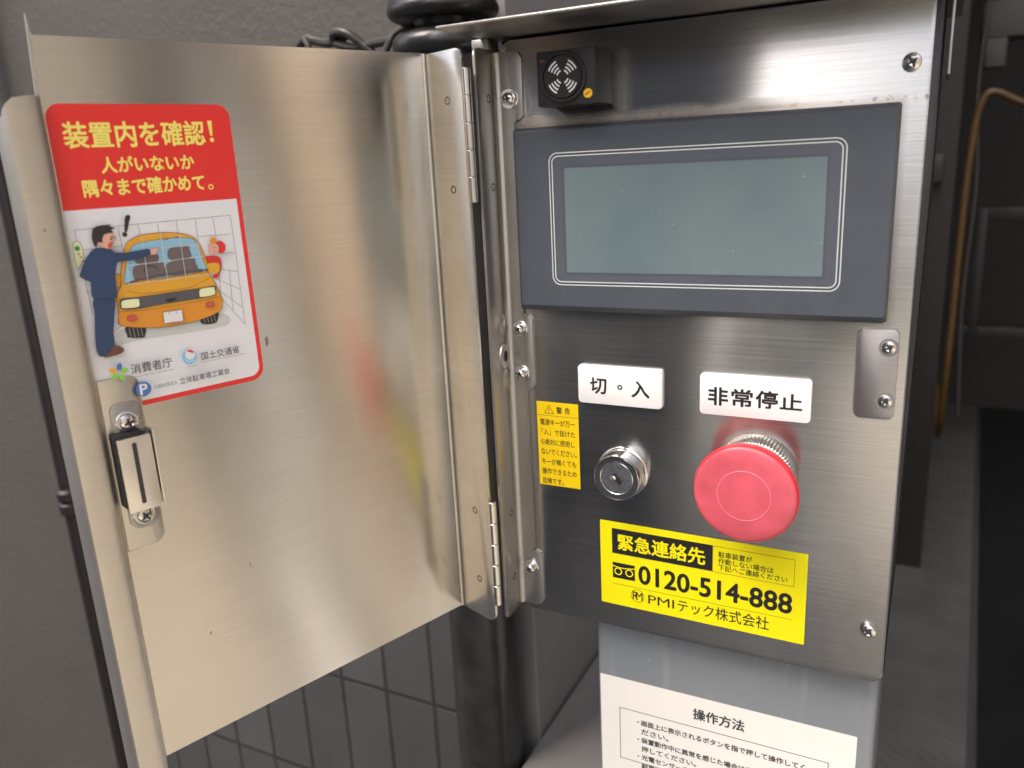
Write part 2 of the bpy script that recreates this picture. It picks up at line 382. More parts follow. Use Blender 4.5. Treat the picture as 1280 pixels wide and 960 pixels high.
def tiles(name):
    m, t, b = material(name)
    g = t.nodes.new('ShaderNodeNewGeometry'); s = t.nodes.new('ShaderNodeSeparateXYZ'); t.links.new(g.outputs['Position'], s.inputs[0])
    cx = t.nodes.new('ShaderNodeCombineXYZ'); t.links.new(s.outputs['X'], cx.inputs[0]); t.links.new(s.outputs['Z'], cx.inputs[1])
    br = t.nodes.new('ShaderNodeTexBrick'); br.offset = 0; br.squash = 1
    br.inputs['Scale'].default_value = 1.0; br.inputs['Brick Width'].default_value = .0545; br.inputs['Row Height'].default_value = .131
    br.inputs['Mortar Size'].default_value = .0026; br.inputs['Mortar Smooth'].default_value = .3; br.inputs['Bias'].default_value = 0
    br.inputs['Color1'].default_value = (.078, .080, .081, 1); br.inputs['Color2'].default_value = (.050, .051, .051, 1); br.inputs['Mortar'].default_value = (.012, .011, .011, 1)
    mp = t.nodes.new('ShaderNodeMapping'); mp.inputs['Location'].default_value = (.008, .095, 0)
    t.links.new(cx.outputs[0], mp.inputs[0]); t.links.new(mp.outputs[0], br.inputs['Vector'])
    n = noise(t, 14, 4); c = mix_col(t, .35, br.outputs[0], ramp(t, n.outputs[0], .3, .7, (.050, .050, .050, 1), (.078, .078, .077, 1)).outputs[0])
    t.links.new(c, b.inputs['Base Color']); b.inputs['Roughness'].default_value = .35
    bp = t.nodes.new('ShaderNodeBump'); bp.inputs['Strength'].default_value = .45; bp.inputs['Distance'].default_value = .002; bp.invert = True
    t.links.new(br.outputs['Fac'], bp.inputs['Height']); t.links.new(bp.outputs[0], b.inputs['Normal'])
    return m
def checker(name):
    m, t, b = material(name)
    g = t.nodes.new('ShaderNodeNewGeometry'); mp = t.nodes.new('ShaderNodeMapping'); mp.inputs['Rotation'].default_value = (0, 0, R(20))
    t.links.new(g.outputs['Position'], mp.inputs[0]); s = t.nodes.new('ShaderNodeSeparateXYZ'); t.links.new(mp.outputs[0], s.inputs[0])
    a = math_node(t, 'SINE', math_node(t, 'MULTIPLY', math_node(t, 'ADD', s.outputs[0], s.outputs[1]), 150)); c2 = math_node(t, 'SINE', math_node(t, 'MULTIPLY', math_node(t, 'SUBTRACT', s.outputs[0], s.outputs[1]), 75))
    h = math_node(t, 'MULTIPLY', a, c2); n = noise(t, 6, 5)
    c = ramp(t, n.outputs[0], .3, .7, (.115, .117, .113, 1), (.175, .178, .172, 1)).outputs[0]
    t.links.new(c, b.inputs['Base Color']); b.inputs['Roughness'].default_value = .5; b.inputs['Metallic'].default_value = .3
    bp = t.nodes.new('ShaderNodeBump'); bp.inputs['Strength'].default_value = .35; bp.inputs['Distance'].default_value = .003
    t.links.new(h, bp.inputs['Height']); t.links.new(bp.outputs[0], b.inputs['Normal'])
    return m
M['wall_paint'] = concrete('rough_grey_wall_paint', (.082, .075, .067, 1), .20, 170, .10)
M['tile'] = tiles('dark_wall_tile')
M['floor'] = concrete('worn_concrete_floor', (.22, .21, .20, 1), .3, 40)
M['added_hedge'] = plain('hedge_leaves', (.035, .055, .025, 1), .6, 0, .5, 12, .5, 30)
M['asphalt'] = concrete('dark_asphalt', (.060, .061, .062, 1), .5, 120)
M['apron'] = concrete('beige_added_apron', (.50, .455, .375, 1), .3, 40)
M['pale_floor'] = concrete('pale_inner_floor', (.13, .122, .115, 1), .3, 40)
M['inner_paint'] = concrete('grey_inner_paint', (.20, .195, .185, 1), .3, 30)
M['beam'] = concrete('dull_beam', (.07, .068, .064, 1), .3, 30)
M['checker'] = checker('steel_checker_plate')
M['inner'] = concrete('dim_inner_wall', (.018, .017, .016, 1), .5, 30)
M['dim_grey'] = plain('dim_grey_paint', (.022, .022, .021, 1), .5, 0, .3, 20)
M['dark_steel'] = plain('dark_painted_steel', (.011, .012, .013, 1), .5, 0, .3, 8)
M['enamel'] = plain('black_enamel', (.022, .021, .021, 1), .30, 0, .4, 60, .25, 260, coat=.15)
M['pipe_black'] = plain('black_pipe_paint', (.018, .015, .015, 1), .45, 0, .2, 50)
M['wire'] = plain('dusty_black_wire', (.05, .047, .043, 1), .4, .3, .3, 200)
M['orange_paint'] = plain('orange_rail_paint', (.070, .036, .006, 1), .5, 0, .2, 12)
M['warm'] = concrete('warm_render', (.86, .71, .54, 1), .2, 20, .05)
M['mid'] = concrete('mid_beige_render', (.26, .235, .19, 1), .2, 20, .05)
M['beige'] = concrete('beige_render', (.50, .455, .375, 1), .2, 20, .06)
M['pale'] = concrete('pale_render', (.88, .87, .84, 1), .2, 20, .05)
M['drab'] = concrete('drab_render', (.045, .043, .036, 1), .3, 20)
M['grey'] = concrete('grey_render', (.34, .31, .27, 1), .3, 20)
M['charcoal'] = concrete('charcoal_render', (.045, .042, .038, 1), .3, 20)

# ------------------------------------------------------------------ the setting
FLOOR = -BASE_Z
LEDGE = -410
bm = new(); box(bm, -40000, 40000, -40000, 40000, FLOOR-100, FLOOR)
tag(obj('ground', bm, M['asphalt']), kind='structure')
bm = new(); box(bm, 800, 2600, -6000, 425, FLOOR-50, FLOOR+4)  # made-up beige paving, added to brighten the lower door by reflection
tag(obj('added_apron', bm, M['apron']), kind='structure')
bm = new()
plate(bm, Frame((0, 0, FLOOR+4), (1, 0, 0), (0, 1, 0), (0, 0, 1)), [(30, 430), (268, 430), (405, 4190), (30, 4190)], 0, 6)
tag(obj('checker_plate_floor', bm, M['checker']), kind='structure')
bm = new()
plate(bm, Frame((0, 0, FLOOR+2), (1, 0, 0), (0, 1, 0), (0, 0, 1)), [(290, 430), (3390, 430), (3390, 4190), (425, 4190)], 0, 3)
tag(obj('pit_floor', bm, M['dark_steel']), kind='structure')
# the wall beside the machine: textured paint above and left, tiles low behind the door
bm = new(); box(bm, -3200, -150, 232, 420, FLOOR, 1700)
tag(obj('painted_wall', bm, M['wall_paint']), 'rough dark grey painted wall behind the open steel door', 'wall')
bm = new(); box(bm, -690, -152, 222, 231.5, FLOOR, -150, bev=2)
tag(obj('tiled_wall', bm, M['tile']), 'dark grey tiled lower wall seen under the open steel door', 'tiled wall')
t_ = empty('drain_pipe', (-705, 212, FLOOR), 'thin black pipe with a collar running down the wall left of the door', 'pipe')
PX = -704
bm = new(); tube(bm, [(PX, 216, FLOOR), (PX, 216, 150), (PX, 216, 1650)], 9, 16); obj('pipe', bm, M['pipe_black'], t_)
bm = new(); lathe(bm, Frame((PX, 216, -290), (1, 0, 0), (0, 1, 0), (0, 0, 1)), 0, 0, [(9, -16), (13, -14), (13, -3), (10.5, -1), (10.5, 1), (13, 3), (13, 12), (9, 15)], seg=20)
obj('collar', bm, M['pipe_black'], t_)
# the parking machine behind the control box
bm = new(); box(bm, -148, -108, 206, 4190, FLOOR, 1500, bev=1.5)
tag(obj('inner_wall', bm, M['inner_paint']), 'smooth grey return wall between the black post and the control box', 'wall')
bm = new(); box(bm, -107, 20, 150, 2200, FLOOR, LEDGE, bev=6)
tag(obj('concrete_ledge', bm, M['pale_floor']), 'pale concrete ledge at the foot of the grey return wall', 'ledge')
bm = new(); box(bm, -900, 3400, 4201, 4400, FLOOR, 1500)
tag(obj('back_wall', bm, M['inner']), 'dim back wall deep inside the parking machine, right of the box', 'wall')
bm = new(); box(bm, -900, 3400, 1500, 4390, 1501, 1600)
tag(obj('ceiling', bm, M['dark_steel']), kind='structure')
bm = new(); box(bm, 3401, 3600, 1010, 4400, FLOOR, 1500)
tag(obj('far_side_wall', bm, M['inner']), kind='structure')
bm = new(); box(bm, 420, 520, 900, 1000, FLOOR+10, 1490, bev=4); box(bm, 400, 540, 890, 1010, FLOOR+10, FLOOR+40, bev=3)
tag(obj('guide_column', bm, M['dark_steel']), 'dark steel guide column inside the machine at the right edge', 'column')
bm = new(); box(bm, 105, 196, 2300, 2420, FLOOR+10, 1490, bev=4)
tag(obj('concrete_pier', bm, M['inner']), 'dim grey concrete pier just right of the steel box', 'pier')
# bent orange rail
bm = new()
tube(bm, smooth_path([(197, 2290, -640), (197, 1900, -630), (198, 1600, -560), (200, 1500, -380), (203, 1500, -71), (208, 1500, 60), (216, 1500, 118), (236, 1500, 138), (300, 1505, 108), (520, 1530, 20), (900, 1560, -120)], 8), 6.8, 14)
tag(obj('orange_rail', bm, M['orange_paint']), 'bent orange pipe rail in the dark interior right of the box', 'rail')
def conduit(x, y, r, z0, z1, label, m):
    bm = new(); tube(bm, [(x, y, z0), (x, y, z1)], r, 12)
    for zz in (z0+(z1-z0)*.35, z0+(z1-z0)*.7): box(bm, x-r*1.8, x+r*1.8, y-r*1.2, y+r*1.5, zz-8, zz+8, bev=1)
    tag(obj('conduit', bm, M[m]), label, 'conduit')
conduit(118, 2288, 8, FLOOR+10, 1490, 'thin grey conduit clipped to the left side of the concrete pier', 'dim_grey')
bm = new(); box(bm, 128, 164, 2262, 2298, -60, 20, bev=3); box(bm, 133, 159, 2258, 2261.5, -52, 12, bev=1)
tag(obj('junction_box', bm, M['dim_grey']), 'small grey junction box fixed to the concrete pier', 'junction box')
bm = new(); tube(bm, smooth_path([(240, 2400, 420), (232, 2400, 180), (250, 2400, -60), (244, 2400, -420), (262, 2400, -760)], 8), 6, 10)
tag(obj('hanging_cable', bm, M['wire']), 'grey black cable hanging in the dark interior beside the orange rail', 'cable')
bm = new(); box(bm, 240, 700, 3300, 3360, -250, -200, bev=3); box(bm, 240, 700, 3300, 3360, -700, -660, bev=3); box(bm, 300, 330, 3290, 3299, -700, -200, bev=1)
tag(obj('guard_frame', bm, M['dim_grey']), 'dim grey guard frame low at the back of the interior', 'frame')
# pale clutter high up at the right
bm = new(); box(bm, 232, 420, 2560, 2700, 330, 430, bev=5); box(bm, 245, 300, 2560, 2660, 250, 330, bev=5)
tag(obj('roof_beam', bm, M['beam']), 'pale grey beam end high in the dark interior at top right', 'beam')

# made-up walls, posts, paving and greenery, added unseen to shape the steel reflections
bm = new(); box(bm, -1450, -350, -3900, -3100, FLOOR, 9000)
tag(obj('added_grey_block', bm, M['grey']), 'tall brownish grey block added unseen to darken the reflection in the control panel', 'building')  # added only for the dark band mirrored in the panel
bm = new(); box(bm, -340, 1700, -7400, -6900, FLOOR, 550)
bmesh.ops.subdivide_edges(bm, edges=list(bm.edges), cuts=7, use_grid_fill=True)
for v in bm.verts:
    if v.co.z > FLOOR+10: v.co += Vector((random.uniform(-40, 40), random.uniform(-60, 60), random.uniform(-70, 60)))
tag(obj('added_hedge', bm, M['added_hedge']), 'dark green shrub mass added unseen to hold low sky out of the panel reflection', 'added_hedge')  # added greenery that cuts the sky mirrored low in the panel
bm = new(); box(bm, -6000, -1560, -4200, -3300, FLOOR, 3500)
tag(obj('added_tan_block', bm, M['beige']), 'low tan block added unseen to lighten the left of the panel reflection', 'building')  # added to put a lighter tone into the panel at left
bm = new(); box(bm, 2600, 3000, -5000, -115, FLOOR, 1800)
tag(obj('added_beige_wall', bm, M['beige']), 'long beige wall added unseen to give the open door its beige reflection', 'side wall')  # added surface for the door to mirror
def pier(name, y0, y1, m, zt, label, xf=2560):
    bm = new(); box(bm, xf, 2900, y0, y1, FLOOR, zt, bev=6)
    tag(obj(name, bm, m), label, 'pier')
def added_streak_strip(y0, y1, m):
    bm = new(); box(bm, 805, 2550, y0, y1, FLOOR+6, FLOOR+8.5); tag(obj('added_streak_strip', bm, m), kind='structure')
added_streak_strip(36, 160, M['pale']); added_streak_strip(-72, -38, M['pale']); added_streak_strip(-106, -76, M['charcoal']); added_streak_strip(-36, 38, M['mid']); added_streak_strip(164, 260, M['mid'])  # invented floor strips that carry the door streaks down to its foot
def added_post(name, x, y0, y1, m, zt, label):
    bm = new(); box(bm, x, x+70, y0, y1, FLOOR+4, zt, bev=5); box(bm, x-12, x+82, y0-8, y1+8, FLOOR+4.5, FLOOR+16, bev=2)
    tag(obj(name, bm, m), label, 'post')
added_post('added_dark_post', 1690, -104, -76, M['charcoal'], 60, 'slim charcoal post added unseen to draw a dark line in the door reflection')  # this and the next two posts are added to streak the door
added_post('added_pale_post', 1700, -70, -40, M['pale'], 60, 'slim pale post added unseen to draw a thin streak in the door reflection')
added_post('added_white_post', 1700, 36, 160, M['pale'], 150, 'broad white post added unseen to make the bright streak in the door')
pier('added_warm_pier', 425, 800, M['warm'], 1500, 'broad warm beige pier added unseen to warm the door reflection near the hinge')  # added for the warm band mirrored beside the hinge
bm = new(); box(bm, 2640, 2700, -14, 424, FLOOR, -330, bev=4)
tag(obj('added_low_wall', bm, M['mid']), 'low beige wall added unseen to fill the lower door reflection', 'low wall')  # added as a mid tone for the door to mirror
bm = new(); box(bm, 3050, 3200, -600, 1000, FLOOR, 2600)
tag(obj('added_drab_wall', bm, M['drab']), 'drab green grey wall added unseen to darken the upper door reflection', 'wall')  # added as the dark upper tone the door mirrors

# ------------------------------------------------------------------ black post and its wires
px_, py_ = -136, 172
t_ = empty('black_post', (px_, py_, FLOOR), 'glossy black round post with a domed cap behind the door hinge', 'post')
PZ = Frame((0, 0, 0), (1, 0, 0), (0, 1, 0), (0, 0, 1))
bm = new(); lathe(bm, PZ, px_, py_, [(0, FLOOR+.5), (27, FLOOR+.5), (27, 128), (0, 128)], seg=40); obj('shaft', bm, M['enamel'], t_)
def arc(cr, cz, r, rz, a0, a1, n=8): return [(cr+r*math.cos(R(a0+(a1-a0)*k/n)), cz+rz*math.sin(R(a0+(a1-a0)*k/n))) for k in range(n+1)]
bm = new(); lathe(bm, PZ, px_, py_, [(20, 128)]+arc(26.5, 136, 8, 8, -90, 90, 14)+[(20, 144)], seg=64); obj('lower_ring', bm, M['enamel'], t_)
bm = new(); lathe(bm, PZ, px_, py_, [(20, 143.5), (18.5, 147.5), (20, 152)], seg=40); obj('neck', bm, M['enamel'], t_)
bm = new(); lathe(bm, PZ, px_, py_, [(18, 151)]+arc(30, 156.5, 6.5, 5.5, -90, 20, 10)+[(35, 162), (31, 169), (22, 175), (11, 178.4), (0, 179)], seg=64); obj('domed_cap', bm, M['enamel'], t_)
bm = new()
tube(bm, smooth_path([(-150, 178, 149), (-172, 176, 150), (-180, 172, 142), (-186, 170, 121), (-188, 170, 60), (-190, 172, -60)], 8), 2.6, 10)
tube(bm, smooth_path([(-160, 185, 146), (-195, 188, 146), (-222, 190, 145), (-232, 190, 147), (-240, 190, 151), (-236, 186, 156), (-224, 184, 154), (-214, 188, 146), (-206, 190, 137), (-200, 190, 109)], 8), 3.2, 10)
tube(bm, smooth_path([(-228, 192, 155), (-246, 194, 151), (-262, 196, 154), (-272, 196, 156), (-282, 198, 148), (-286, 200, 130), (-287, 200, 60)], 8), 3.4, 10)
tube(bm, smooth_path([(-268, 190, 156), (-262, 188, 147), (-264, 190, 130), (-266, 192, 70)], 8), 2.2, 10)
tag(obj('wire_bundle', bm, M['wire']), 'looped dusty black wires tied left of the post cap', 'wires')

# ------------------------------------------------------------------ the control box
BOX = empty('control_box', (74, 40, -1250), 'stainless steel parking control box with its door swung open and a red stop button', 'control box')
bm = new(); plate(bm, PF, [(-8, -149.5), (154.0, -149.5), (156.5, 60), (156.5, 109.7), (-8, 109.7)], -92, -3, bev=1.2)
obj('housing', bm, M['black_paint'], BOX)
bm = new()                                                          # hood: a thin folded sheet
box(bm, -13, 162, -40, 95, 110.0, 111.2, bev=.4)
obj('hood', bm, M['steel'], BOX)
bm = new(); box(bm, -17, -9.5, -6, 4, 104.9, 109.9, bev=.4); obj('hood_bracket', bm, M['steel'], BOX)
bm = new(); box(bm, 158.2, 159.4, 4, 40, 82, 109.9, bev=.4); obj('hood_bracket', bm, M['steel'], BOX)
bm = new(); plate(bm, PF, rrect(-7.5, -152.2, 153.8, 108.9, (2, 5, 3, 5)), -1.4, 0, bev=.65, seg=3)
obj('front_plate', bm, M['panel_steel'], BOX)
# pedestal below with the operating notice
bm = new(); box(bm, 24, 152.6, 12, 86, FLOOR+.5, -151.6, bev=4, seg=4)
ped = obj('pedestal', bm, M['board'], BOX)
NF = Frame((0, 12, 0), (1, 0, 0), (0, 0, 1), (0, -1, 0))
bm = new(); flat(bm, NF, rrect(26, -355, 145.7, -188.8, .6), .25, 0)
I = 1
ribbon(bm, NF, [(36.1, -206), (134.6, -206), (134.6, -235.7), (36.1, -235.7)], .33, .32, I, True)
write(bm, NF, '操作方法', 73.3, -201.4, 97.3, -195.4, .33, I, .028)
yy = -210.2
for k, ln in enumerate(['・画面上に表示されるボタンを指で押して操作してく', 'ださい。', '・装置動作中に異常を感じた場合は非常停止ボタンを', '押してください。', '・光電センサーをさえぎらないようにしてください。', '駐車するときは']):
    y0 = yy-5.05*k
    if ln[0] == '・': write(bm, NF, ln[1:], 47.3, y0-3.2, 47.3+(77.5 if k == 0 else 78), y0, .33, I, .028); flat(bm, NF, circle(45.6, y0-1.6, .45, 12), .33, I)
    else: write(bm, NF, ln, 47.3, y0-3.2, 47.3+3.45*len(ln), y0, .33, I, .028)
obj('operating_notice', bm, [M['paper'], M['grey_ink']], ped, label='white printed operating notice')

# hinge bracket with three screwed tabs
bm = new()
tabs = [(-9.2, -149.3), (-1, -149.3), (1.2, -148.4), (2.6, -146), (2.6, -123), (1.2, -121), (-1.8, -120.6), (-1.8, -39.8), (1.0, -39.4), (2.8, -37), (2.8, -6.5), (1.4, -4.6), (-1.8, -4.2),
        (-1.8, 77.2), (1.2, 77.6), (2.9, 79.6), (3.2, 101.5), (1.2, 104.8), (-9.2, 104.8)]
plate(bm, PF, tabs, .05, 1.3, bev=.45)
SF = Frame((-9.25, 0, 0), (0, -1, 0), (0, 0, 1), (1, 0, 0))           # upright flange, u = towards the viewer
plate(bm, SF, rrect(0, -150, 17.6, 105.6, (0, 2.5, 3.5, 0)), -1.2, 0, bev=.3)
V = [(1.3+2.2*(1-math.sin(R(a))), 2.2*(1-math.cos(R(a)))) for a in range(0, 91, 15)]
rows = [(bm.verts.new((-9.24+v, -u, -149)), bm.verts.new((-9.24+v, -u, 104.6))) for u, v in V]
for a, b in zip(rows, rows[1:]): bm.faces.new((a[0], b[0], b[1], a[1]))
for zc in (86.4, 51, -98.8, -132):                                   # spot weld rings
    ring(bm, SF, 8.0, zc, 1.15, 1.75, .06, 1, seg=20)
lathe(bm, SF, 6.6, -22.9, [(4.4, 0), (4.2, .7), (2.4, .9), (1.9, .9), (1.9, .2), (0, .2)], [0, 0, 0, 1, 1], seg=24, ry=1.35)
for zc in (-9, -34): lathe(bm, SF, 5.5, zc, [(3.4, 0), (2.6, .5), (1.2, .8), (0, .9)], 0, seg=20, ry=1.4)
obj('hinge_bracket', bm, [M['steel'], M['slot_shade_and_weld']], BOX)

def hinge(z0, z1):
    bm = new(); c = PZ; hx, hy = -11.9, -21.1
    n = 5; L = (z1-z0)/n
    for k in range(n): lathe(bm, c, hx, hy, [(0, z0+k*L+.12), (1.75, z0+k*L+.12), (1.95, z0+k*L+.35), (1.95, z0+k*L+L-.35), (1.75, z0+k*L+L-.12), (0, z0+k*L+L-.12)], 0, 24)
    lathe(bm, c, hx, hy, [(0, z0), (1.3, z0), (1.3, z1), (0, z1)], 0, 16)
    return obj('hinge', bm, M['hinge_steel'], BOX)
hinge(45.5, 97.9); hinge(-140.7, -88)

def screw(F, cx, cy, r, h, parent, rot=20, washer=0.0):
    bm = new(); z = 0.02
    if washer: lathe(bm, F, cx, cy, [(washer, 0.02), (washer, .5), (washer-.3, .7), (0, .7)], 0, 28); z = .7
    lathe(bm, F, cx, cy, [(r, z), (r, z+h*.45), (r*.92, z+h*.72), (r*.7, z+h*.92), (r*.45, z+h), (r*.40, z+h*.93), (0, z+h*.80)], 0, 28)
    for k in (0, 1):
        a = R(rot+90*k); c, s = math.cos(a), math.sin(a); l, wd = r*.62, r*.13
        flat(bm, F, [(cx+c*x-s*y, cy+s*x+c*y) for x, y in ((-l, -wd), (l, -wd), (l, wd), (-l, wd))], z+h*1.005+.012*k, 1)  # cross slot is a flat dark shape with its shade painted in
    return obj('screw', bm, [M['plated'], M['slot_shade_and_weld']], parent)
for (cx, cy, rot) in ((147.8, 86.6, 30), (147.3, -128.6, 50)): screw(PF, cx, cy, 3.0, 1.9, BOX, rot, 0 if cy > 0 else 0)
TF = PF.shift(1.3)
for cy, rot in ((86.3, 10), (-11, 40), (-31.6, 65), (-128.8, 20)): screw(TF, -3.0, cy, 2.5, 3.0 if cy < 80 else 2.0, BOX, rot, 3.6 if cy < 80 else 4.2)

# striker plate
bm = new(); plate(bm, PF, rrect(136.4, -38.8, 150.6, -4.3, 2.6), .05, 1.3, bev=.4)
for cy in (-11.2, -31.6): ring(bm, PF, 147.2, cy, 2.6, 3.4, 1.33, 1, seg=28)
st = obj('striker_plate', bm, [M['striker_steel'], M['hinge_steel']], BOX)
for cy, rot in ((-11.2, 25), (-31.6, 60)): screw(PF.shift(1.32), 147.2, cy, 2.5, .8, st, rot)

# display unit
bm = new()
bx = [(-1.8, -2.2, 145.8, 74.2, 1.2, .05), (-1.6, -2.0, 145.6, 74.0, 1.4, 2.2), (.2, .2, 145.1, 72.8, 1.0, 4.7), (.6, .6, 144.7, 72.4, .8, 5.0)]
loops = []
for x0, z0, x1, z1, r, n in bx: loops.append([bm.verts.new(PF(x, y, n)) for x, y in rrect(x0, z0, x1, z1, r, 4)])
for A, B in zip(loops, loops[1:]):
    for i in range(len(A)):
        j = (i+1) % len(A); bm.faces.new((A[i], A[j], B[j], B[i]))
bm.faces.new(loops[-1])
disp = obj('display_unit', bm, M['bezel'], BOX, smooth=25)
bm = new(); flat(bm, PF, rrect(17.0, 11.0, 128.2, 62.2, 2.2, 8), 5.06); obj('screen_surround', bm, M['bezel_film'], disp)
bm = new()
for (a, r) in ((0, 3.6), (1.25, 2.6)):
    ribbon(bm, PF, rrect(15.7+a, 9.7+a, 129.5-a, 63.5-a, r, 8), 5.10, .42, 0, True)
obj('border_line', bm, M['line_white'], disp)
bm = new(); flat(bm, PF, rrect(21.2, 14.2, 124.0, 58.4, .4), 5.12, 1); flat(bm, PF, rrect(22.3, 15.0, 123.4, 57.4, .4), 5.18, 0)  # flat strip round the screen stands for the recess shadow
obj('screen', bm, [M['screen'], M['recess_shade']], disp, label='blank grey-green screen')

# alarm buzzer
bm = new(); plate(bm, PF, rrect(17.2, 80.9, 41.3, 101.0, .6), .05, 16.4, bev=.35)
bz = obj('alarm_buzzer', bm, M['buzzer'], BOX)
BF = PF.shift(16.4); bc = (28.4, 91.2)
bm = new(); lathe(bm, BF, *bc, [(9.3, .02), (9.3, 1.1), (8.9, 1.4), (8.3, 1.4), (8.2, .5), (7.6, .5), (7.5, 1.3), (0, 1.4)], 0, 56)
for q in (45, 135, 225, 315):
    for k in range(4):
        hw = 24-1.0*k+ (3 if k == 0 else 0); ring(bm, BF, bc[0], bc[1], 2.0+1.28*k, 2.62+1.28*k, 1.48, 1, q-hw, q+hw, 14)
obj('sounder_disc', bm, [M['buzzer'], M['white_print']], bz)
bm = new(); lathe(bm, BF, 38.2, 84.6, [(1.75, .02), (1.75, .8), (1.5, 1.0), (0, 1.0)], 0, 24); ribbon(bm, BF, [(37.2, 84.0), (39.2, 85.2)], 1.04, .4, 1)  # trimmer slot painted as a dark line
obj('trimmer', bm, [M['amber'], M['slot_shade_and_weld']], bz)
bm = new(); lathe(bm, BF, 19.9, 97.6, [(1.1, .02), (1.0, .5), (.5, .8), (0, .9)], 0, 20); obj('indicator_lamp', bm, M['red_led'], bz)

# name plates
def name_plate(x0, x1, parts, label):
    bm = new(); plate(bm, PF, rrect(x0, -42.6, x1, -25.6, 1.3), .05, 2.3, bev=.35)
    for tx, a, b0, c, d, bold in parts:
        if tx == '・': ring(bm, PF, (a+c)/2, (b0+d)/2, .55, 1.15, 2.36, 1, seg=20)
        else: write(bm, PF, tx, a, b0, c, d, 2.36, 1, bold)
    obj('name_plate', bm, [M['plaque'], M['ink']], BOX, label=label)
name_plate(24.6, 62.3, [('切', 30.3, -38.0, 37.6, -31.0, .028), ('・', 42.4, -36, 45, -33), ('入', 49.1, -38.2, 56.7, -31.2, .028)] if False else
           [('切', 30.3, -38.0, 37.6, -31.0, .028), ('・', 42.6, -35.6, 45.0, -33.2, 0), ('入', 49.1, -38.2, 56.8, -31.2, .028)], 'white plate reading 切・入')
name_plate(78.3, 121.4, [('非', 81.8, -38.4, 89.6, -31.0, .028), ('常', 91.2, -38.2, 99.3, -31.1, .028), ('停', 100.7, -38.0, 109.0, -31.0, .028), ('止', 110.0, -37.7, 118.2, -31.5, .028)], 'white plate reading 非常停止')

# warning sticker
bm = new(); flat(bm, PF, rrect(2.8, -85.3, 23.25, -44.65, .25), .10, 0); I = .17
ribbon(bm, PF, [(2.9, -51.2), (23.15, -51.2)], I, .16, 1)
ribbon(bm, PF, [(6.7, -50.1), (11.1, -50.1), (8.9, -46.2)], I, .22, 1, True); ribbon(bm, PF, [(8.9, -47.5), (8.9, -48.9)], I, .3, 1); flat(bm, PF, circle(8.9, -49.4, .2, 10), I, 1)
write(bm, PF, '警', 12.6, -49.8, 15.3, -46.7, I, 1, .012); write(bm, PF, '告', 16.7, -49.7, 19.3, -46.7, I, 1, .012)
for k, (tx, x1) in enumerate([('電源キーが万一', 21.5), ('「入」で抜けた', 21.4), ('ら絶対に使用し', 21.0), ('ないでください。', 21.9), ('キーが無くても', 21.5), ('操作できるため', 21.6), ('危険です。', 15.0)]):
    y1 = -52.9-4.79*k; write(bm, PF, tx, 4.3+(.5 if k == 1 else 0), y1-3.0, x1, y1, I, 1, .008)
obj('warning_sticker', bm, [M['sticker_amber'], M['ink']], BOX, label='small amber warning sticker')

# emergency contact sticker (stuck on a touch crooked)
CF = Frame((32.4, 0, -98.6), (1, 0, -.0085), (.0, 0, 1), (0, -1, 0))
def C(x, z): return x-32.4, z+98.6
def cbox(x0, z0, x1, z1): return [C(x0, z0), C(x1, z0), C(x1, z1), C(x0, z1)]
bm = new(); flat(bm, CF, rrect(0, -42.0, 90.6, 0, .5), .10, 0); I = .17
flat(bm, CF, cbox(38.1, -114.3, 84.0, -101.9), I, 1)
write(bm, CF, '緊急連絡先', *C(41.0, -112.0), *C(80.8, -104.3), .25, 0, .026)
ribbon(bm, CF, cbox(84.1, -114.4, 118.0, -102.1), I, .16, 1, True)
for k, (tx, x1) in enumerate([('駐車装置が', 100.8), ('作動しない場合は', 109.6), ('下記へご連絡ください', 115.3)]):
    write(bm, CF, tx, *C(86.6, -107.0-3.1*k), *C(x1, -104.2-3.1*k), I, 1, .012)
flat(bm, CF, cbox(38.2, -126.7, 48.9, -118.9), I, 1)                  # free-call loops
ribbon(bm, CF, [C(38.2, -120.6), C(41, -121.2), C(43.5, -121.3), C(46, -121.0), C(48.9, -120.6)], .25, .5, 0)
for cx in (40.9, 46.2): ring(bm, CF, *C(cx, -123.2), 1.35, 1.9, .25, 0, seg=24)
write(bm, CF, '0120-514-888', *C(50.8, -127.3), *C(117.4, -118.3), I, 1, .034)
ribbon(bm, CF, [C(38.0, -129.9), C(117.6, -129.9)], I, .16, 1)
ring(bm, CF, *C(50.0, -134.0), 3.0, 3.2, I, 1, seg=30); write(bm, CF, 'R', *C(47.7, -136.0), *C(50.3, -132.0), I, 1, .01); write(bm, CF, 'M', *C(49.4, -136.0), *C(52.4, -132.0), I+.03, 1, .01)
write(bm, CF, 'PMI', *C(55.1, -136.6), *C(67.2, -132.2), I, 1, 0)
write(bm, CF, 'テック株式会社', *C(68.8, -137.4), *C(108.5, -131.2), I, 1, .006)
obj('contact_sticker', bm, [M['sticker_yellow'], M['ink']], BOX, label='yellow emergency contact sticker with a telephone number')

